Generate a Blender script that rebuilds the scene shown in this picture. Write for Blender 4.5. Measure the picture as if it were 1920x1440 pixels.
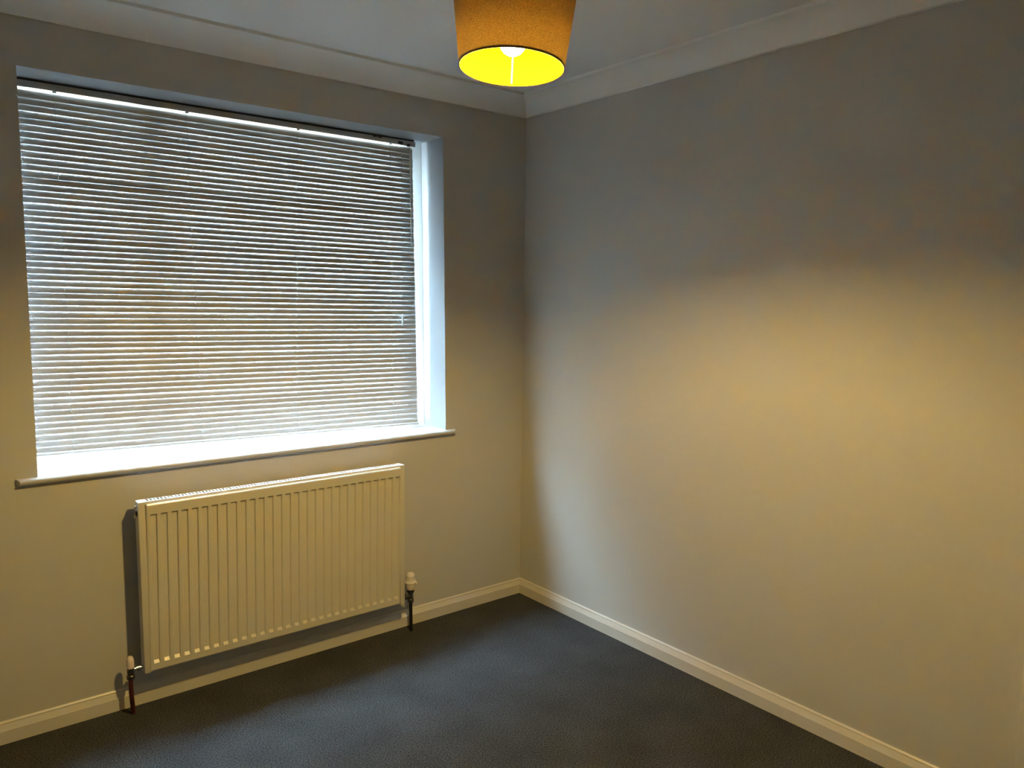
import bpy, bmesh, math, random
from mathutils import Vector, Matrix, Quaternion

sc = bpy.context.scene
for o in list(bpy.data.objects):
    bpy.data.objects.remove(o)

# ------------------------------------------------------------------ camera
cam_pos = Vector((-2.3801, -2.8763, 1.4588))
yaw, pitch, roll = 0.6775, -0.1100, 0.0123
fw = Vector((math.sin(yaw)*math.cos(pitch), math.cos(yaw)*math.cos(pitch), math.sin(pitch)))
rt0 = Vector((math.cos(yaw), -math.sin(yaw), 0))
up0 = rt0.cross(fw)
rt = rt0*math.cos(roll) + up0*math.sin(roll)
up = -rt0*math.sin(roll) + up0*math.cos(roll)
cd = bpy.data.cameras.new('camera')
cd.sensor_fit = 'HORIZONTAL'
cd.sensor_width = 36
cd.lens = 36*1445.3/1920
cd.clip_start = 0.02
cam = bpy.data.objects.new('camera', cd)
sc.collection.objects.link(cam)
M = Matrix((rt, up, -fw)).transposed().to_4x4()
M.translation = cam_pos
cam.matrix_world = M
sc.camera = cam

# ------------------------------------------------------------------ exposure
vs = sc.view_settings
vs.view_transform = 'Standard'
vs.look = 'None'
vs.exposure = 0.28
vs.gamma = 1.0
vs.use_curve_mapping = False
cy = sc.cycles
cy.max_bounces = 14
cy.diffuse_bounces = 8
cy.glossy_bounces = 4
cy.transparent_max_bounces = 12
cy.transmission_bounces = 6
cy.caustics_reflective = True
cy.caustics_refractive = False
cy.blur_glossy = 1.0
cy.use_denoising = True
cy.sample_clamp_indirect = 40.0

# ------------------------------------------------------------------ sky: flat overcast evening daylight, dim ground below
SKY = 390.0
w = bpy.data.worlds.new('overcast_sky')
sc.world = w
w.use_nodes = True
nt = w.node_tree
nt.nodes.clear()
out = nt.nodes.new('ShaderNodeOutputWorld')
bg = nt.nodes.new('ShaderNodeBackground')
tc = nt.nodes.new('ShaderNodeTexCoord')
sx = nt.nodes.new('ShaderNodeSeparateXYZ')
rp = nt.nodes.new('ShaderNodeValToRGB')
mr = nt.nodes.new('ShaderNodeMapRange')
mr.inputs['From Min'].default_value = -1
nt.links.new(tc.outputs['Generated'], sx.inputs[0])
nt.links.new(sx.outputs['Z'], mr.inputs['Value'])
nt.links.new(mr.outputs[0], rp.inputs[0])
e = rp.color_ramp.elements
e[0].position = 0.49; e[0].color = (0.09, 0.10, 0.10, 1)
e[1].position = 1.0; e[1].color = (0.55, 0.77, 1.0, 1)
k = rp.color_ramp.elements.new(0.51); k.color = (0.195, 0.26, 0.33, 1)
nt.links.new(rp.outputs[0], bg.inputs['Color'])
bg.inputs['Strength'].default_value = SKY
nt.links.new(bg.outputs[0], out.inputs[0])

# portal that guides sky sampling through the window opening
pl = bpy.data.lights.new('window_portal', 'AREA')
pl.shape = 'RECTANGLE'; pl.size = 1.66; pl.size_y = 1.36
pl.cycles.is_portal = True
po = bpy.data.objects.new('window_portal', pl)
sc.collection.objects.link(po)
po.location = (-1.25, 0.30, 1.51)
po.rotation_euler = (math.radians(-90), 0, 0)    # faces -y, into the room

BULB = 2400.0        # radiance of the glowing bulb surface

# ------------------------------------------------------------------ materials
def mat(name, color=(.8, .8, .8), rough=.5, metal=0., spec=.5):
    m = bpy.data.materials.new(name)
    m.use_nodes = True
    b = m.node_tree.nodes['Principled BSDF']
    b.inputs['Base Color'].default_value = (*color, 1)
    b.inputs['Roughness'].default_value = rough
    b.inputs['Metallic'].default_value = metal
    b.inputs['Specular IOR Level'].default_value = spec
    return m, b, m.node_tree

def add_noise(m, b, t, scale, amount, c1=None, c2=None, detail=3, bump=0., bscale=None, bdist=.001):
    tcn = t.nodes.new('ShaderNodeTexCoord')
    if c1:
        n = t.nodes.new('ShaderNodeTexNoise')
        n.inputs['Scale'].default_value = scale
        n.inputs['Detail'].default_value = detail
        t.links.new(tcn.outputs['Object'], n.inputs['Vector'])
        r = t.nodes.new('ShaderNodeValToRGB')
        r.color_ramp.elements[0].position = .5-amount
        r.color_ramp.elements[1].position = .5+amount
        r.color_ramp.elements[0].color = (*c1, 1)
        r.color_ramp.elements[1].color = (*c2, 1)
        t.links.new(n.outputs['Fac'], r.inputs[0])
        t.links.new(r.outputs[0], b.inputs['Base Color'])
    if bump:
        n2 = t.nodes.new('ShaderNodeTexNoise')
        n2.inputs['Scale'].default_value = bscale or scale
        n2.inputs['Detail'].default_value = 3
        t.links.new(tcn.outputs['Object'], n2.inputs['Vector'])
        bp = t.nodes.new('ShaderNodeBump')
        bp.inputs['Strength'].default_value = bump
        bp.inputs['Distance'].default_value = bdist
        t.links.new(n2.outputs['Fac'], bp.inputs['Height'])
        t.links.new(bp.outputs[0], b.inputs['Normal'])

WALLC = (.53, .52, .495)
m_wall, b, t = mat('wall_paint', WALLC, .75, spec=.3)
add_noise(m_wall, b, t, 3, .3, tuple(c*.985 for c in WALLC), tuple(c*1.01 for c in WALLC), bump=.12, bscale=260, bdist=.0006)
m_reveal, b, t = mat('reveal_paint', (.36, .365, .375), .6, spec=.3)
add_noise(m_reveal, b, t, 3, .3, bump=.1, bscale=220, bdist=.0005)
m_ceil, b, t = mat('ceiling_paint', (.85, .85, .845), .8, spec=.2)
add_noise(m_ceil, b, t, 3, .3, bump=.12, bscale=200, bdist=.0006)
m_cove, b, t = mat('coving_paint', (.85, .845, .83), .65, spec=.3)
add_noise(m_cove, b, t, 4, .3, bump=.08, bscale=120, bdist=.0006)
m_gloss, b, t = mat('gloss_woodwork', (.82, .77, .68), .32)
add_noise(m_gloss, b, t, 6, .3, (.63, .60, .54), (.66, .63, .57), bump=.05, bscale=60, bdist=.0005)
m_sill, b, t = mat('sill_gloss_paint', (.50, .50, .50), .35)
add_noise(m_sill, b, t, 6, .3, (.46, .46, .455), (.49, .49, .485))
m_upvc, b, t = mat('white_upvc', (.86, .87, .87), .3)
m_slat, b, t = mat('blind_slat_enamel', (.78, .78, .76), .33)
add_noise(m_slat, b, t, 40, .3, (.45, .45, .445), (.48, .48, .475))
m_cord, b, t = mat('white_cord', (.42, .42, .40), .8)
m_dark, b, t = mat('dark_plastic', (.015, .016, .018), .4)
m_clear, b, t = mat('clear_plastic', (.62, .66, .66), .2)
m_rad, b, t = mat('radiator_enamel', (.80, .73, .58), .3)
add_noise(m_rad, b, t, 9, .3, (.59, .555, .455), (.615, .58, .475), bump=.03, bscale=40, bdist=.0005)
m_radtop, b, t = mat('radiator_white', (.84, .82, .77), .35)
m_fin, b, t = mat('radiator_inside', (.25, .23, .2), .6)
m_chrome, b, t = mat('chrome', (.75, .75, .76), .15, 1)
m_brass, b, t = mat('tarnished_brass', (.09, .085, .08), .4, .8)
add_noise(m_brass, b, t, 90, .2, (.07, .065, .06), (.16, .14, .12))
m_pipe, b, t = mat('black_painted_pipe', (.012, .012, .014), .35)
m_copper, b, t = mat('dark_copper_pipe', (.10, .025, .018), .4, .5)
add_noise(m_copper, b, t, 30, .2, (.035, .012, .01), (.16, .035, .025))
m_valve, b, t = mat('valve_cap_plastic', (.80, .74, .66), .4)
m_pinkcap, b, t = mat('lockshield_cap_plastic', (.80, .68, .60), .45)
m_door, b, t = mat('door_paint', (.80, .76, .69), .35)

# carpet
m_carpet, b, t = mat('charcoal_carpet', (.05, .05, .055), 1.0, spec=.05)
tcn = t.nodes.new('ShaderNodeTexCoord')
n1 = t.nodes.new('ShaderNodeTexNoise'); n1.inputs['Scale'].default_value = 220; n1.inputs['Detail'].default_value = 4; n1.inputs['Roughness'].default_value = .7
n2 = t.nodes.new('ShaderNodeTexNoise'); n2.inputs['Scale'].default_value = 5; n2.inputs['Detail'].default_value = 3
for n in (n1, n2):
    t.links.new(tcn.outputs['Object'], n.inputs['Vector'])
r1 = t.nodes.new('ShaderNodeValToRGB')
r1.color_ramp.elements[0].position = .34; r1.color_ramp.elements[0].color = (.006, .0062, .0066, 1)
r1.color_ramp.elements[1].position = .68; r1.color_ramp.elements[1].color = (.112, .115, .120, 1)
t.links.new(n1.outputs['Fac'], r1.inputs[0])
r2 = t.nodes.new('ShaderNodeValToRGB')
r2.color_ramp.elements[0].position = .3; r2.color_ramp.elements[0].color = (.82, .82, .82, 1)
r2.color_ramp.elements[1].position = .7; r2.color_ramp.elements[1].color = (1.08, 1.08, 1.08, 1)
t.links.new(n2.outputs['Fac'], r2.inputs[0])
mx = t.nodes.new('ShaderNodeMix'); mx.data_type = 'RGBA'; mx.blend_type = 'MULTIPLY'
mx.inputs['Factor'].default_value = 1
t.links.new(r1.outputs[0], mx.inputs['A']); t.links.new(r2.outputs[0], mx.inputs['B'])
t.links.new(mx.outputs['Result'], b.inputs['Base Color'])
bp = t.nodes.new('ShaderNodeBump'); bp.inputs['Strength'].default_value = .6; bp.inputs['Distance'].default_value = .004
t.links.new(n1.outputs['Fac'], bp.inputs['Height']); t.links.new(bp.outputs[0], b.inputs['Normal'])

# window glass: clear sheet with a Fresnel reflection
m_glass = bpy.data.materials.new('window_glass'); m_glass.use_nodes = True
t = m_glass.node_tree; t.nodes.clear()
o_ = t.nodes.new('ShaderNodeOutputMaterial'); tr = t.nodes.new('ShaderNodeBsdfTransparent'); gl = t.nodes.new('ShaderNodeBsdfGlossy')
tr.inputs[0].default_value = (.93, .96, .95, 1); gl.inputs['Roughness'].default_value = .02
fr = t.nodes.new('ShaderNodeFresnel'); fr.inputs['IOR'].default_value = 1.45
ms = t.nodes.new('ShaderNodeMixShader')
geo = t.nodes.new('ShaderNodeNewGeometry'); ior = t.nodes.new('ShaderNodeMapRange')      # same reflectance for light leaving the sheet
ior.inputs['To Min'].default_value = 1.45; ior.inputs['To Max'].default_value = 1/1.45
t.links.new(geo.outputs['Backfacing'], ior.inputs['Value']); t.links.new(ior.outputs[0], fr.inputs['IOR'])
t.links.new(fr.outputs[0], ms.inputs[0]); t.links.new(tr.outputs[0], ms.inputs[1]); t.links.new(gl.outputs[0], ms.inputs[2]); t.links.new(ms.outputs[0], o_.inputs[0])

# lamp fabric and lining: woven cloth that lets a little light through
def cloth(name, c_dif1, c_dif2, c_tr1, c_tr2, fac, weave):
    m = bpy.data.materials.new(name); m.use_nodes = True
    t = m.node_tree; t.nodes.clear()
    o_ = t.nodes.new('ShaderNodeOutputMaterial')
    d = t.nodes.new('ShaderNodeBsdfDiffuse'); tl = t.nodes.new('ShaderNodeBsdfTranslucent'); ms = t.nodes.new('ShaderNodeMixShader')
    ms.inputs[0].default_value = fac
    tcn = t.nodes.new('ShaderNodeTexCoord')
    if weave:
        mp = t.nodes.new('ShaderNodeMapping'); mp.inputs['Scale'].default_value = (1, 1, 2.2)
        n = t.nodes.new('ShaderNodeTexNoise'); n.inputs['Scale'].default_value = 430; n.inputs['Detail'].default_value = 4; n.inputs['Roughness'].default_value = .7
        t.links.new(tcn.outputs['Object'], mp.inputs[0]); t.links.new(mp.outputs[0], n.inputs['Vector'])
        for c1, c2, sh in ((c_dif1, c_dif2, d), (c_tr1, c_tr2, tl)):
            r = t.nodes.new('ShaderNodeValToRGB')
            r.color_ramp.elements[0].position = .36; r.color_ramp.elements[1].position = .66
            r.color_ramp.elements[0].color = (*c1, 1); r.color_ramp.elements[1].color = (*c2, 1)
            t.links.new(n.outputs['Fac'], r.inputs[0]); t.links.new(r.outputs[0], sh.inputs['Color'])
        bp = t.nodes.new('ShaderNodeBump'); bp.inputs['Strength'].default_value = .5; bp.inputs['Distance'].default_value = .001
        t.links.new(n.outputs['Fac'], bp.inputs['Height']); t.links.new(bp.outputs[0], d.inputs['Normal'])
    else:
        d.inputs['Color'].default_value = (*c_dif1, 1); tl.inputs['Color'].default_value = (*c_tr1, 1)
    t.links.new(d.outputs[0], ms.inputs[1]); t.links.new(tl.outputs[0], ms.inputs[2]); t.links.new(ms.outputs[0], o_.inputs[0])
    return m
m_fabric = cloth('shade_fabric', (.10, .075, .05), (.24, .18, .12), (.17, .11, .03), (.72, .48, .15), .13, True)
m_lining = cloth('shade_lining', (.80, .50, .0008), None, (.8, .75, .55), None, .075, False)
m_rim, b, t = mat('shade_rim', (.10, .075, .05), .8)
m_whitemetal, b, t = mat('white_metal', (.85, .82, .74), .4)
m_bulb = bpy.data.materials.new('glowing_bulb'); m_bulb.use_nodes = True
t = m_bulb.node_tree; t.nodes.clear()
o_ = t.nodes.new('ShaderNodeOutputMaterial'); em = t.nodes.new('ShaderNodeEmission')
em.inputs[0].default_value = (1.0, .69, .225, 1); em.inputs[1].default_value = BULB
t.links.new(em.outputs[0], o_.inputs[0])

# ------------------------------------------------------------------ mesh helpers
def link(name, bm, m, parent=None, smooth=False):
    me = bpy.data.meshes.new(name)
    bmesh.ops.recalc_face_normals(bm, faces=bm.faces)
    bm.to_mesh(me); bm.free()
    for mm in (m if isinstance(m, (list, tuple)) else [m]):
        me.materials.append(mm)
    if smooth:
        for p in me.polygons: p.use_smooth = True
        me.set_sharp_from_angle(angle=math.radians(35))
    o = bpy.data.objects.new(name, me)
    sc.collection.objects.link(o)
    if parent: o.parent = parent
    return o

def empty(name, loc):
    o = bpy.data.objects.new(name, None)
    o.empty_display_size = .05
    sc.collection.objects.link(o)
    o.location = loc
    return o

def add_box(bm, a, b, mi=0, bev=0.):
    vs_ = [bm.verts.new((x, y, z)) for x in (a[0], b[0]) for y in (a[1], b[1]) for z in (a[2], b[2])]
    fs = [bm.faces.new([vs_[i] for i in q]) for q in ((0,1,3,2),(4,6,7,5),(0,4,5,1),(2,3,7,6),(0,2,6,4),(1,5,7,3))]
    for f in fs: f.material_index = mi
    if bev:
        es = list({e for f in fs for e in f.edges})
        bmesh.ops.bevel(bm, geom=es, offset=bev, segments=2, affect='EDGES', profile=.6)

def box(name, a, b, m, parent=None, bev=0.):
    bm = bmesh.new(); add_box(bm, a, b, 0, bev)
    return link(name, bm, m, parent, smooth=bool(bev))

def extrude_profile(bm, prof, p0, p1, n_in, cap=True, miter0=0., miter1=0.):
    """prof: (off from wall, height); swept from p0 to p1; n_in: horizontal unit vector into the room.
    miter: how far the end moves along the run per unit of offset (1 = inside 45 degree mitre)."""
    p0 = Vector(p0); p1 = Vector(p1); n = Vector(n_in); d = (p1-p0).normalized()
    A = [bm.verts.new(p0 + n*o + Vector((0, 0, h)) + d*o*miter0) for o, h in prof]
    B = [bm.verts.new(p1 + n*o + Vector((0, 0, h)) - d*o*miter1) for o, h in prof]
    k = len(prof)
    for i in range(k):
        bm.faces.new((A[i], A[(i+1) % k], B[(i+1) % k], B[i]))
    if cap:
        bm.faces.new(A); bm.faces.new(list(reversed(B)))

def add_lathe(bm, prof, c, axis=(0, 0, 1), seg=24, mi=0):
    """prof: (radius, distance along axis) from c."""
    ax = Vector(axis).normalized(); c = Vector(c)
    u = ax.orthogonal().normalized(); v = ax.cross(u)
    rings = []
    for r, h in prof:
        if r < 1e-6: rings.append([bm.verts.new(c+ax*h)])
        else: rings.append([bm.verts.new(c+ax*h+(u*math.cos(a)+v*math.sin(a))*r) for a in [2*math.pi*i/seg for i in range(seg)]])
    for A, B in zip(rings, rings[1:]):
        for i in range(seg):
            j = (i+1) % seg
            if len(A) == 1 and len(B) == 1: continue
            if len(A) == 1: f = bm.faces.new((A[0], B[i], B[j]))
            elif len(B) == 1: f = bm.faces.new((A[i], A[j], B[0]))
            else: f = bm.faces.new((A[i], A[j], B[j], B[i]))
            f.material_index = mi
    for R in (rings[0], rings[-1]):
        if len(R) > 1 and prof[0] != prof[-1]: bm.faces.new(R).material_index = mi

def lathe(name, prof, c, m, parent=None, axis=(0, 0, 1), seg=24):
    bm = bmesh.new(); add_lathe(bm, prof, c, axis, seg)
    return link(name, bm, m, parent, smooth=True)

def add_tube(bm, pts, r, seg=10):
    pts = [Vector(p) for p in pts]; rings = []
    n = len(pts)
    for i, p in enumerate(pts):
        d = (pts[min(i+1, n-1)]-pts[max(i-1, 0)]).normalized()
        u = d.cross(Vector((0, 1, 0.03))).normalized(); v = d.cross(u)
        rings.append([bm.verts.new(p+(u*math.cos(a)+v*math.sin(a))*r) for a in [2*math.pi*j/seg for j in range(seg)]])
    for A, B in zip(rings, rings[1:]):
        for j in range(seg):
            bm.faces.new((A[j], A[(j+1) % seg], B[(j+1) % seg], B[j]))
    bm.faces.new(rings[0]); bm.faces.new(rings[-1])

def tube(name, pts, r, m, parent=None, seg=10):
    bm = bmesh.new(); add_tube(bm, pts, r, seg)
    return link(name, bm, m, parent, smooth=True)

def structure(o): o['kind'] = 'structure'; return o
def thing(o, label, cat): o['label'] = label; o['category'] = cat; return o

# ------------------------------------------------------------------ room shell
XL, YB, H = -3.30, -3.95, 2.385
XWL_T, XWL_B, XWR_T, XWR_B = -2.0354, -2.0390, -.4660, -.4482     # window opening, a little out of plumb
ZWT, ZWB, YO = 2.1530, .8450, .27
structure(box('floor', (XL-.1, YB-.1, -.10), (.1, .1, 0), m_carpet))
structure(box('ceiling', (XL-.1, YB-.1, H), (.1, .28, H+.1), m_ceil))
structure(box('wall_right', (0, YB-.1, -.1), (.12, .28, H), m_wall))
structure(box('wall_left', (XL-.12, YB-.1, -.1), (XL, .28, H), m_wall))
structure(box('wall_back', (XL, YB-.12, -.1), (0, YB, H), m_wall))
bm = bmesh.new()
def wallface(y, flip):
    o = [bm.verts.new(p) for p in ((XL, y, -.1), (0, y, -.1), (0, y, H), (XL, y, H))]
    i = [bm.verts.new(p) for p in ((XWL_B, y, ZWB), (XWR_B, y, ZWB), (XWR_T, y, ZWT), (XWL_T, y, ZWT))]
    for a in range(4):
        bm.faces.new((o[a], o[(a+1) % 4], i[(a+1) % 4], i[a])).material_index = 0
    return o, i
o1, i1 = wallface(0, 0); o2, i2 = wallface(YO, 1)
for a in range(4):
    c = (a+1) % 4
    bm.faces.new((o1[a], o1[c], o2[c], o2[a])).material_index = 0
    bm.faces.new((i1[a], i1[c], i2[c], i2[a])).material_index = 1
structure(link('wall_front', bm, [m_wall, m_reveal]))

# coving
P_, D_ = .095, .085
cov = [(0, 0), (0, -D_), (.0075, -D_), (.0105, -D_+.0015)]
for i in range(0, 11):
    a = math.radians(8+ (74*i/10))
    cov.append((.093-.0805*math.cos(a), -.0935+.0805*math.sin(a)))
cov += [(.0850, -.0132), (.0920, -.0130), (.0950, -.0110), (.0950, 0)]
for n, (p0, p1, d) in enumerate((((XL, 0, H), (0, 0, H), (0, -1, 0)), ((0, 0, H), (0, YB, H), (-1, 0, 0)),
                                 ((0, YB, H), (XL, YB, H), (0, 1, 0)), ((XL, YB, H), (XL, 0, H), (1, 0, 0)))):
    bm = bmesh.new(); extrude_profile(bm, cov, p0, p1, d, miter0=1, miter1=1)
    structure(link('trim_%d' % (n+1), bm, m_cove, smooth=True))

# skirting boards
sk = [(0, 0), (.0150, 0), (.0150, .0440), (.0135, .0470), (.0065, .0640), (.0070, .0660), (.0065, .0685), (.0030, .0725), (0, .0725)]
YD = -2.188                       # door casing edge on the right wall
for n, p0, p1, d, m0, m1 in (('baseboard_front', (XL, 0, 0), (0, 0, 0), (0, -1, 0), 1, 1), ('baseboard_right', (0, 0, 0), (0, YD, 0), (-1, 0, 0), 1, 0),
                             ('baseboard_back', (0, YB, 0), (XL, YB, 0), (0, 1, 0), 1, 1), ('baseboard_left', (XL, YB, 0), (XL, 0, 0), (1, 0, 0), 1, 1)):
    bm = bmesh.new(); extrude_profile(bm, sk, p0, p1, d, miter0=m0, miter1=m1)
    structure(link(n, bm, m_gloss))

# door in the right wall, its casing edge just enters the frame
door = structure(empty('door_1', (0, YD-.5, 0)))
door_w = .80
def wp(parent, v): return Vector(v)-parent.location
bm = bmesh.new()
add_box(bm, (-.016, -.07+.5, 0), (0, .5, 2.09), 0, .004)
add_box(bm, (-.016, -.07-door_w+.43, 0), (0, -door_w+.43, 2.09), 0, .004)
add_box(bm, (-.016, -door_w+.43, 2.02), (0, .43, 2.09), 0, .004)
link('architrave', bm, m_gloss, door, True)
bm = bmesh.new()
add_box(bm, (-.008, -door_w+.432, .006), (-.001, .428, 2.018), 0, .001)
for z0, z1 in ((.15, .85), (1.0, 1.9)):
    for y0, y1 in ((-.30, -.02), (.06, .34)):
        add_box(bm, (-.013, y0, z0), (-.007, y1, z1), 0, .004)
link('door_leaf', bm, m_door, door, True)
bm = bmesh.new()
add_tube(bm, ((-.008, -.30, 1.0), (-.05, -.30, 1.0), (-.055, -.29, 1.0), (-.055, -.19, 1.0)), .008)
link('door_handle', bm, m_chrome, door, True)

# ------------------------------------------------------------------ window
win = structure(empty('window_1', (-1.25, .18, ZWB)))
W0 = win.location
def wl(v): return Vector(v)-W0
YF = .178
bm = bmesh.new()
def ring(out_, widths, ya, yb, bm):
    """four-sided frame; out_: outer corners bl, br, tr, tl as (x, z); widths: left, bottom, right, top."""
    l, b_, r, t_ = widths
    in_ = ((out_[0][0]+l, out_[0][1]+b_), (out_[1][0]-r, out_[1][1]+b_), (out_[2][0]-r, out_[2][1]-t_), (out_[3][0]+l, out_[3][1]-t_))
    F = [[bm.verts.new(wl((x, y, z))) for x, z in pts] for pts in (out_, in_) for y in (ya, yb)]
    of, ob, inf, inb = F
    for a in range(4):
        c = (a+1) % 4
        bm.faces.new((of[a], of[c], inf[c], inf[a])); bm.faces.new((ob[a], inb[a], inb[c], ob[c]))
        bm.faces.new((of[a], ob[a], ob[c], of[c])); bm.faces.new((inf[a], inf[c], inb[c], inb[a]))
    return in_
ZSILL = .8650
outer = ((XWL_B, ZSILL), (XWR_B-.002, ZSILL), (XWR_T-.002, ZWT), (XWL_T, ZWT))
bm = bmesh.new(); inner = ring(outer, (.036, .048, .130, .042), YF, .255, bm); link('frame', bm, m_upvc, win)
XM = -1.615
bm = bmesh.new(); add_box(bm, wl((XM-.030, YF+.002, inner[0][1])), wl((XM+.030, .255, inner[2][1])), 0, .003)
link('mullion', bm, m_upvc, win, True)
for l0, l1, r0, r1 in ((inner[0][0], inner[3][0], XM-.030, XM-.030), (XM+.030, XM+.030, inner[1][0], inner[2][0])):
    q = ((l0, inner[0][1]), (r0, inner[0][1]), (r1, inner[2][1]), (l1, inner[2][1]))
    bm = bmesh.new(); q2 = ring(q, (.012, .012, .012, .012), .200, .245, bm); link('glazing_bead', bm, m_upvc, win)
    bm = bmesh.new(); add_box(bm, wl((max(q[0][0], q[3][0])+.004, .220, q[0][1]+.004)), wl((min(q[1][0], q[2][0])-.004, .224, q[2][1]-.004)))
    link('pane', bm, m_glass, win)
# sill board with a rounded nose and horns
bm = bmesh.new()
ZS = .8650
nose = []
for i in range(9):
    nose.append((-.009-.0115*math.sin(math.radians(180*i/8)), ZS-.0115+.0115*math.cos(math.radians(180*i/8))))
prof = [(-.001, ZS)] + nose + [(-.001, ZS-.023)]
x0, x1 = -2.100, -.402
for xa, xb in ((x0, x1),):
    A = []; B = []
    for y, z in prof:
        rr = max(0, (-.009 - y)) * .8
        A.append(bm.verts.new(wl((xa+rr, y, z)))); B.append(bm.verts.new(wl((xb-rr, y, z))))
    for i in range(len(prof)):
        j = (i+1) % len(prof)
        bm.faces.new((A[i], A[j], B[j], B[i]))
    bm.faces.new(A); bm.faces.new(B)
vs_ = [bm.verts.new(wl(p)) for p in ((XWL_B, -.001, ZS), (XWR_B, -.001, ZS), (XWR_B, YF+.002, ZS), (XWL_B, YF+.002, ZS),
                                     (XWL_B, -.001, ZS-.019), (XWR_B, -.001, ZS-.019), (XWR_B, YF+.002, ZS-.019), (XWL_B, YF+.002, ZS-.019))]
for q in ((0,1,2,3),(7,6,5,4),(0,4,5,1),(1,5,6,2),(2,6,7,3),(3,7,4,0)): bm.faces.new([vs_[i] for i in q])
link('sill', bm, m_sill, win, True)

# ------------------------------------------------------------------ venetian blind
random.seed(7)
blind = thing(empty('venetian_blind', (-1.28, .150, 2.12)), 'white venetian blind with closed horizontal slats hanging inside the window recess', 'blind')
B0 = blind.location
def bl(v): return Vector((v[0]-.004 if v[0] > -1 else v[0], v[1], v[2]))-B0
YS = .150
XB0 = -2.024
def xend(z): return -.5275 + (2.12-z)/1.24*.026
bm = bmesh.new()
add_box(bm, bl((XB0-.004, .137, 2.1230)), bl((-.518, .163, 2.1445)), 0, .0015)
link('headrail', bm, m_slat, blind, True)
box('shadow_gap_strip', bl((XB0-.002, .139, 2.1444)), bl((-.524, .161, 2.1510)), m_dark, blind)  # added black strip standing in for the shadow gap above the headrail
N = 57
TILT = math.radians(82)
ZL0, ZL1, ZR0, ZR1 = 2.1035, .9270, 2.1050, .8980
def slat_mesh(xa, za, xb, zb, tilt, sagm):
    """thin crowned strip; outer edge up, room edge down; ends with cut corners."""
    bm = bmesh.new()
    hw = .0125; th = .00045
    stations = [(0, .72), (.004, 1.0)] + [(f, 1.0) for f in (.25, .5, .75)] + [(-.004, 1.0), (0.0001, .72)]
    L = xb-xa
    rows = []
    for k, (s, wf) in enumerate(stations):
        if k == 0: fx = 0
        elif k == 1: fx = .004/L
        elif k == len(stations)-2: fx = 1-.004/L
        elif k == len(stations)-1: fx = 1
        else: fx = s
        x = xa+L*fx; z = za+(zb-za)*fx - sagm*math.sin(math.pi*fx)
        top = []; bot = []
        for i in range(6):
            q = -1+2*i/5
            v = q*hw*wf; cr = .0017*(1-q*q*wf*wf)
            for lst, off in ((top, th/2), (bot, -th/2)):
                c_, s_ = math.cos(tilt), math.sin(tilt)
                lst.append(bm.verts.new(bl((x, YS+v*c_-(cr+off)*s_, z+v*s_+(cr+off)*c_))))
        rows.append((top, bot))
    for (t0, b0), (t1, b1) in zip(rows, rows[1:]):
        for i in range(5):
            bm.faces.new((t0[i], t0[i+1], t1[i+1], t1[i])); bm.faces.new((b0[i], b1[i], b1[i+1], b0[i+1]))
        bm.faces.new((t0[0], t1[0], b1[0], b0[0])); bm.faces.new((t0[5], b0[5], b1[5], t1[5]))
    for t_, b_ in (rows[0], rows[-1]):
        bm.faces.new(t_+list(reversed(b_)))
    return bm
slat_z = []
for i in range(N):
    f = i/(N-1)
    za = ZL0+(ZL1-ZL0)*f; zb = ZR0+(ZR1-ZR0)*f
    tl = TILT + math.radians(random.gauss(0, .7))
    if i == 12: tl += math.radians(5)
    if i in (40, 47, 52): tl -= math.radians(3)
    za += random.gauss(0, .0005); zb += random.gauss(0, .0005)
    bm = slat_mesh(XB0+random.uniform(-.001, .001), za, xend(zb)+random.uniform(-.001, .001), zb, tl, random.uniform(0, .0008))
    link('slat', bm, m_slat, blind, True)
    slat_z.append((za, zb))
bm = bmesh.new()      # bottom rail: shallow D section, tilted with the last slat
xe = xend(.89)
for xa in (0,):
    A = []; Bv = []
    for y, z in ((-.011, -.004), (-.0115, .002), (-.008, .0055), (.008, .0055), (.0115, .002), (.011, -.004), (.006, -.006), (-.006, -.006)):
        A.append(bm.verts.new(bl((XB0, YS+y, ZL1-.016+z)))); Bv.append(bm.verts.new(bl((xe, YS+y, ZR1-.016+z))))
    for i in range(8): bm.faces.new((A[i], A[(i+1) % 8], Bv[(i+1) % 8], Bv[i]))
    bm.faces.new(A); bm.faces.new(Bv)
link('bottom_rail', bm, m_slat, blind, True)
for xt, xb in ((-1.9145, -1.9105), (-1.493, -1.474), (-1.0660, -1.090), (-.6420, -.629)):
    bm = bmesh.new()
    f = (xt-XB0)/(-.53-XB0)
    zt, zb = 2.1215, ZL1+(ZR1-ZL1)*f-.012
    yo = .0128*math.cos(TILT)+.0012
    zigzag = []
    for i in range(N+1):
        ff = i/N
        zigzag.append((xt+(xb-xt)*ff+(.0009 if i % 2 else -.0009), YS-yo, zt+(zb-zt)*ff))
    add_tube(bm, [bl(p) for p in zigzag], .0009, 5)
    add_tube(bm, [bl((xt, YS+yo, zt)), bl((xb, YS+yo, zb))], .0008, 5)
    link('ladder_cord', bm, m_cord, blind)
    box('cord_guide', bl((xt-.006, YS-.0145, 2.1185)), bl((xt+.006, YS-.004, 2.1217)), m_cord, blind, .0008)
bm = bmesh.new()
add_box(bm, bl((-.728, .132, 2.1390)), bl((-.712, .160, 2.1460)), 0, .001)
add_box(bm, bl((-.704, .132, 2.1385)), bl((-.688, .160, 2.1455)), 0, .001)
link('bracket_clip', bm, m_dark, blind, True)
bm = bmesh.new()
add_box(bm, bl((-.606, .130, 2.1240)), bl((-.585, .140, 2.1360)), 0, .0015)
link('cord_lock', bm, m_dark, blind, True)
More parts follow.
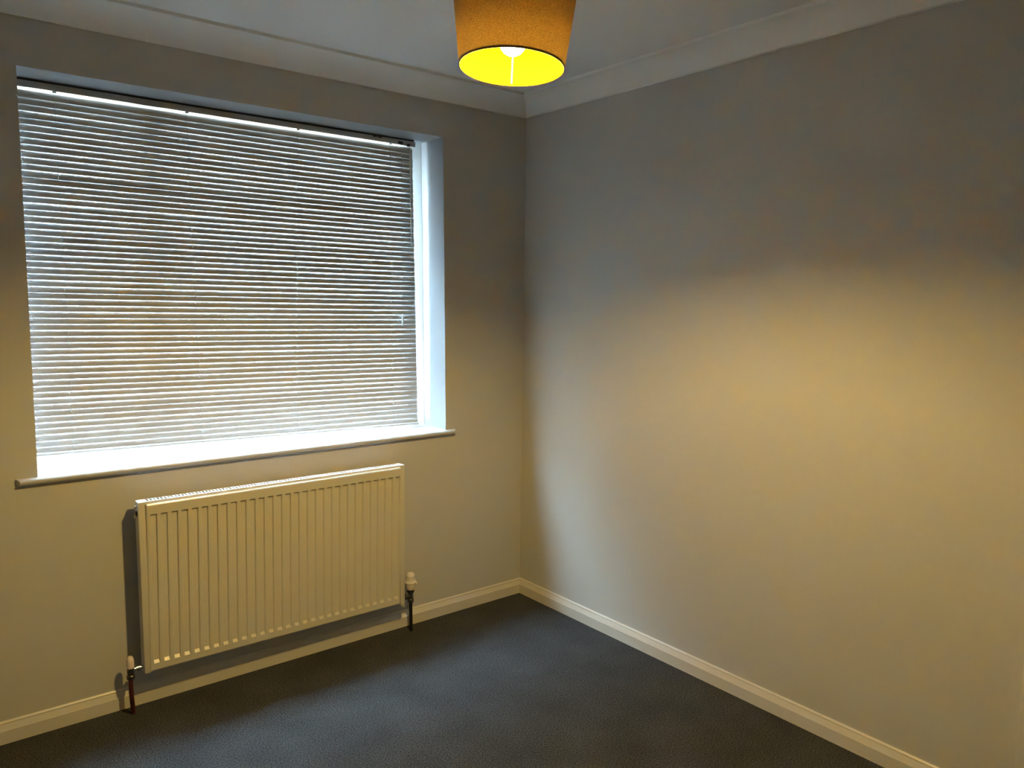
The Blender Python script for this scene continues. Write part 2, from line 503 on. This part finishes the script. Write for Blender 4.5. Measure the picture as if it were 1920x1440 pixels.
box('tilt_mechanism', bl((-.562, .129, 2.1190)), bl((-.551, .140, 2.1300)), m_dark, blind, .0015)
lc = tube('lift_cord', [bl(p) for p in ((-.595, .129, 2.125), (-.593, .1295, 1.80), (-.5900, .130, 1.388))], .0009, m_cord, blind, 6)
lathe('cord_tassel', [(.0015, .026), (.0045, .022), (.0055, .010), (.0060, -.014), (.0050, -.022), (.002, -.026)], bl((-.5880, .130, 1.358)), m_clear, lc, seg=12)
tube('cord_tail', [bl(p) for p in ((-.5880, .130, 1.334), (-.5875, .130, 1.301), (-.5850, .129, 1.284), (-.581, .129, 1.280))], .0010, m_cord, lc, 6)
tube('tilt_wand', [bl(p) for p in ((-.5555, .128, 2.121), (-.5545, .1265, 2.109), (-.5520, .1275, 2.077), (-.5445, .1285, 1.688))], .0020, m_clear, blind, 6)

# ------------------------------------------------------------------ radiator
rad = thing(empty('radiator', (-1.24, -.07, .145)), 'white single panel radiator with vertical flutes mounted on the wall below the windowsill', 'radiator')
R0 = rad.location
def rx(x, z): return x + (z-.75)*.0145
def rl(v): return Vector((rx(v[0], v[2]), v[1], v[2]))-R0
RX0, RX1, RZ0, RZ1, RY = -1.755, -.720, .1445, .7535, -.095
# pressed front panel with recessed channels
px0, px1, pz0, pz1 = RX0+.0135, RX1-.0135, RZ0+.0015, RZ1-.0075
pitch_ = .0340
nfl = 29
c0 = -1.7161
xs = [px0, px0+.003, px0+.006]; ys = [1, .3, 0]      # rounded vertical edge
recess = []
for i in range(nfl):
    c_ = c0 + i*(-.7535+1.7161)/(nfl-1)
    recess.append(c_)
    for o_, d_ in ((-.0115, 0), (-.0085, 1), (.0085, 1), (.0115, 0)):
        xs.append(c_+o_); ys.append(d_)
xs += [px1-.006, px1-.003, px1]
zs = [pz0, pz0+.002, pz0+.006, .1745, .1845, .7035, .7085, pz1-.006, pz1-.002, pz1]
dz = [0, 0, 0, 0, 1, 1, 0, 0, 0, 0]
DEP = .0075
bm = bmesh.new()
G = []
for kz, (z, on) in enumerate(zip(zs, dz)):
    row = []
    for kx, x in enumerate(xs):
        y = RY
        if 3 <= kx < len(xs)-3: y += DEP*ys[kx]*on
        e = {0: .008, 1: .0022, 2: 0}
        ex = e.get(min(kx, len(xs)-1-kx), 0); ez = e.get(min(kz, len(zs)-1-kz), 0)
        y += max(ex, ez)
        row.append(bm.verts.new(rl((x, y, z))))
    G.append(row)
for A, B_ in zip(G, G[1:]):
    for i in range(len(A)-1):
        bm.faces.new((A[i], A[i+1], B_[i+1], B_[i]))
fp = link('front_panel', bm, m_rad, rad)
for p in fp.data.polygons: p.use_smooth = True
fp.data.set_sharp_from_angle(angle=math.radians(22))
# body behind the panel (water way and convector fins)
box('panel_back', rl((px0+.002, RY+.009, pz0+.004)), rl((px1-.002, RY+.016, pz1-.004)), m_fin, rad)
bm = bmesh.new()
for i in range(50):
    x = px0+.012+i*(px1-px0-.024)/49
    add_box(bm, rl((x-.0004, RY+.016, RZ0+.02)), rl((x+.0004, -.050, RZ1-.03)))
f_ = link('convector_fins', bm, m_fin, rad); f_['kind'] = 'stuff'
# slotted top cover
bm = bmesh.new()
gy0, gy1 = RY+.008, -.047
add_box(bm, rl((RX0+.014, gy0, RZ1-.0015)), rl((RX1-.014, gy0+.007, RZ1)))
add_box(bm, rl((RX0+.014, gy0, RZ1-.014)), rl((RX1-.014, gy0+.0012, RZ1-.0004)))
add_box(bm, rl((RX0+.014, gy1-.006, RZ1-.0015)), rl((RX1-.014, gy1, RZ1)))
add_box(bm, rl((RX0+.014, gy1-.0012, RZ1-.014)), rl((RX1-.014, gy1, RZ1-.0004)))
link('top_cover', bm, m_radtop, rad)
bm = bmesh.new()
nb = 84
for i in range(nb+1):
    x = RX0+.020+i*(RX1-RX0-.040)/nb
    add_box(bm, rl((x-.0028, gy0+.0068, RZ1-.0015)), rl((x+.0028, gy1-.0058, RZ1-.0001)))
gb = link('grille_bars', bm, m_radtop, rad); gb['kind'] = 'stuff'
# folded side covers
for s, xa in ((1, RX0), (-1, RX1)):
    bm = bmesh.new()
    xb = xa+s*.0125
    lo, hi = min(xa, xb), max(xa, xb)
    add_box(bm, rl((min(xa, xa+s*.0015), RY+.006, RZ0)), rl((max(xa, xa+s*.0015), -.045, RZ1)), 0, .0005)
    add_box(bm, rl((lo, RY+.003, RZ0)), rl((hi, RY+.006, RZ1)), 0, .0008)
    add_box(bm, rl((min(xa, xa+s*.021), RY+.004, RZ1-.0012)), rl((max(xa, xa+s*.021), -.045, RZ1+.0008)), 0, .0008)
    link('side_panel', bm, m_radtop if False else m_rad, rad, True)
# wall brackets
for x in (-1.58, -.90):
    box('wall_bracket', rl((x-.02, -.050, RZ0+.06)), rl((x+.02, -.001, RZ1-.06)), m_fin, rad)
# bleed plug and blanking plug on the left, blanking plug on the right
lathe('bleed_plug', [(.0, 0), (.006, 0), (.006, .008), (.010, .008), (.010, .016), (0, .016)], rl((RX0-.0155, -.070, .7370)), m_chrome, rad, axis=(1, 0, 0), seg=14)
lathe('blanking_plug', [(.0, 0), (.009, 0), (.009, .006), (.0105, .006), (.0105, .013), (0, .013)], rl((RX0-.0125, -.070, .7120)), m_dark, rad, axis=(1, 0, 0), seg=14)
lathe('end_plug', [(.0, 0), (.007, 0), (.007, -.005), (0, -.005)], rl((RX1+.005, -.070, .735)), m_rad, rad, axis=(1, 0, 0), seg=14)

# ------------------------------------------------------------------ valves
VY = -.067
ls = thing(empty('lockshield_valve', (-1.8040, VY, 0)), 'small lockshield valve with pale tapered cap on copper pipe left of the radiator', 'valve')
lathe('valve_cap', [(.0125, .1700), (.0122, .1930), (.0120, .1970), (.0090, .2070), (.0060, .2105), (0, .2110)], (0, 0, 0), m_pinkcap, ls)
lathe('valve_body', [(0, .1290), (.0125, .1290), (.0135, .1320), (.0135, .1420), (.0110, .1450), (.0110, .1500), (.0118, .1520), (.0118, .1705), (0, .1705)], (0, 0, 0), m_brass, ls, seg=18)
lathe('union', [(0, .006), (.0065, .006), (.0065, .018), (.0115, .018), (.0115, .029), (.0080, .030), (.0080, .0400), (.0100, .041), (.0100, .046), (0, .046)], (0, 0, .1620), m_chrome, ls, axis=(1, 0, 0), seg=6*3)
tube('pipe', [(-.001, 0, .131), (-.0015, 0, .10), (-.001, 0, .075), (.0008, .001, .05), (.0025, .002, .025), (.0035, .003, .0)], .0078, m_copper, ls, 12)

tv = thing(empty('thermostatic_valve', (-.6756, VY, 0)), 'thermostatic valve with ribbed white head on black pipe right of the radiator', 'valve')
lathe('valve_head', [(0, .1900), (.0175, .1900), (.0205, .1960), (.0232, .2185), (.0250, .2200), (.0250, .2240), (.0222, .2252), (.0205, .2400), (.0180, .2560), (.0140, .2625), (.0080, .2640), (0, .2640)], (0, 0, 0), m_valve, tv, seg=28)
bm = bmesh.new()
for i in range(20):
    a = 2*math.pi*i/20
    c_, s_ = math.cos(a), math.sin(a); n_ = Vector((c_, s_, 0)); u_ = Vector((-s_, c_, 0))
    lo = n_*.0206+Vector((0, 0, .2365)); hi = n_*.0184+Vector((0, 0, .2520))
    A = [bm.verts.new(p) for p in (lo-u_*.0010+n_*.0006, lo+u_*.0010+n_*.0006, hi+u_*.0008+n_*.0008, hi-u_*.0008+n_*.0008)]
    B_ = [bm.verts.new(v.co-n_*.002) for v in A]
    bm.faces.new(A); bm.faces.new(B_)
    for q in range(4): bm.faces.new((A[q], A[(q+1) % 4], B_[(q+1) % 4], B_[q]))
vsl = link('vent_slots', bm, m_fin, tv); vsl['kind'] = 'stuff'
box('setting_pointer', (.010, -.0285, .2170), (.018, -.0215, .2250), m_valve, tv, .0015)
lathe('valve_collar', [(0, .1750), (.0130, .1750), (.0158, .1780), (.0158, .1905), (0, .1905)], (0, 0, 0), m_dark, tv, seg=18)
lathe('valve_body', [(0, .1310), (.0110, .1310), (.0135, .1340), (.0135, .1450), (.0105, .1480), (.0100, .1690), (.0120, .1700), (.0120, .1760), (0, .1760)], (0, 0, 0), m_brass, tv, seg=18)
lathe('union', [(0, -.004), (.0070, -.004), (.0070, -.020), (.0120, -.021), (.0120, -.032), (.008, -.033), (.008, -.0535), (0, -.0535)], (0, 0, .1600), m_brass, tv, axis=(1, 0, 0), seg=18)
tube('pipe', [(0, 0, .133), (.0005, 0, .08), (.0015, 0, .03), (.0022, 0, 0)], .0075, m_pipe, tv, 12)

# ------------------------------------------------------------------ pendant lamp
cL = Vector((-1.2517, -1.4584, 1.9790))
lamp = thing(empty('pendant_lamp', cL), 'pendant ceiling lamp with brown woven tapered shade and glowing gold lining', 'lamp')
nz = Vector((.068, .030, .997)).normalized()
Q = Vector((0, 0, 1)).rotation_difference(nz)
def tilt(o): o.rotation_mode = 'QUATERNION'; o.rotation_quaternion = Q; return o
RB, RT, HT = .1195, .1445, .200
def rad_at(h): return RB+(RT-RB)*h/HT
def shell(r_off, h0, h1, nseg=72, nh=8):
    bm = bmesh.new(); rings = []
    for k in range(nh+1):
        h = h0+(h1-h0)*k/nh; r = rad_at(h)+r_off
        rings.append([bm.verts.new((r*math.cos(2*math.pi*i/nseg), r*math.sin(2*math.pi*i/nseg), h)) for i in range(nseg)])
    for A, B_ in zip(rings, rings[1:]):
        for i in range(nseg): bm.faces.new((A[i], A[(i+1) % nseg], B_[(i+1) % nseg], B_[i]))
    return bm
shade = tilt(link('lamp_shade', shell(0, 0, HT), m_fabric, lamp, True))
lin = link('lining', shell(-.0018, -.0010, HT-.0006), m_lining, shade, True)
def rimring(h, name, m):
    bm = bmesh.new()
    r = rad_at(h)
    add_lathe(bm, [(r-.0012, h-.0010), (r+.0007, h-.0010), (r+.0007, h+.0034), (r-.0012, h+.0034), (r-.0012, h-.0010)], (0, 0, 0), seg=72)
    return link(name, bm, m, shade, True)
rimring(.0, 'bottom_rim', m_rim); rimring(HT-.002, 'top_rim', m_rim)
# inner strut on the side towards the window corner
far = Vector((.623, .783, 0))
fx, fy = far.x, far.y
tube('shade_strut', [(fx*(rad_at(.003)-.006), fy*(rad_at(.003)-.006), .003), (fx*(rad_at(HT)-.010), fy*(rad_at(HT)-.010), HT-.004)], .0014, m_whitemetal, shade, 8)
# spider ring carrying the shade on the bulb holder
bm = bmesh.new()
hz = HT-.045
add_lathe(bm, [(.019, hz), (.023, hz), (.023, hz+.002), (.019, hz+.002), (.019, hz)], (0, 0, 0), seg=24)
for k in range(3):
    a = math.atan2(fy, fx)+2*math.pi*k/3
    add_tube(bm, [(.022*math.cos(a), .022*math.sin(a), hz+.001), ((rad_at(HT)-.004)*math.cos(a), (rad_at(HT)-.004)*math.sin(a), HT-.003)], .0013, 6)
link('spider_ring', bm, m_whitemetal, shade, True)
hb = .056
blb = tilt(lathe('bulb', [(0, hb-.030), (.010, hb-.0283), (.020, hb-.0224), (.0265, hb-.0141), (.0298, hb-.0035), (.0300, hb), (0, hb)], (0, 0, 0), m_bulb, lamp, seg=32))
lathe('bulb_collar', [(0, hb), (.0302, hb), (.0300, hb+.008), (.0260, hb+.020), (.0190, hb+.034), (.0140, hb+.045), (.0125, hb+.052), (0, hb+.052)], (0, 0, 0), m_whitemetal, blb, seg=32)
tilt(lathe('bulb_holder', [(0, hb+.052), (.0165, hb+.052), (.0185, hb+.060), (.0185, hb+.095), (.0130, hb+.112), (.0060, hb+.120), (0, hb+.120)], (0, 0, 0), m_whitemetal, lamp))
top = nz*(hb+.118)
tube('flex', [top, top.lerp(Vector((.012, .006, H-cL.z-.025)), .5), (.012, .006, H-cL.z-.022)], .0035, m_whitemetal, lamp, 8)
lathe('ceiling_rose', [(0, -.028), (.014, -.028), (.028, -.020), (.040, -.004), (.041, 0), (0, 0)], (.012, .006, H-cL.z), m_whitemetal, lamp)
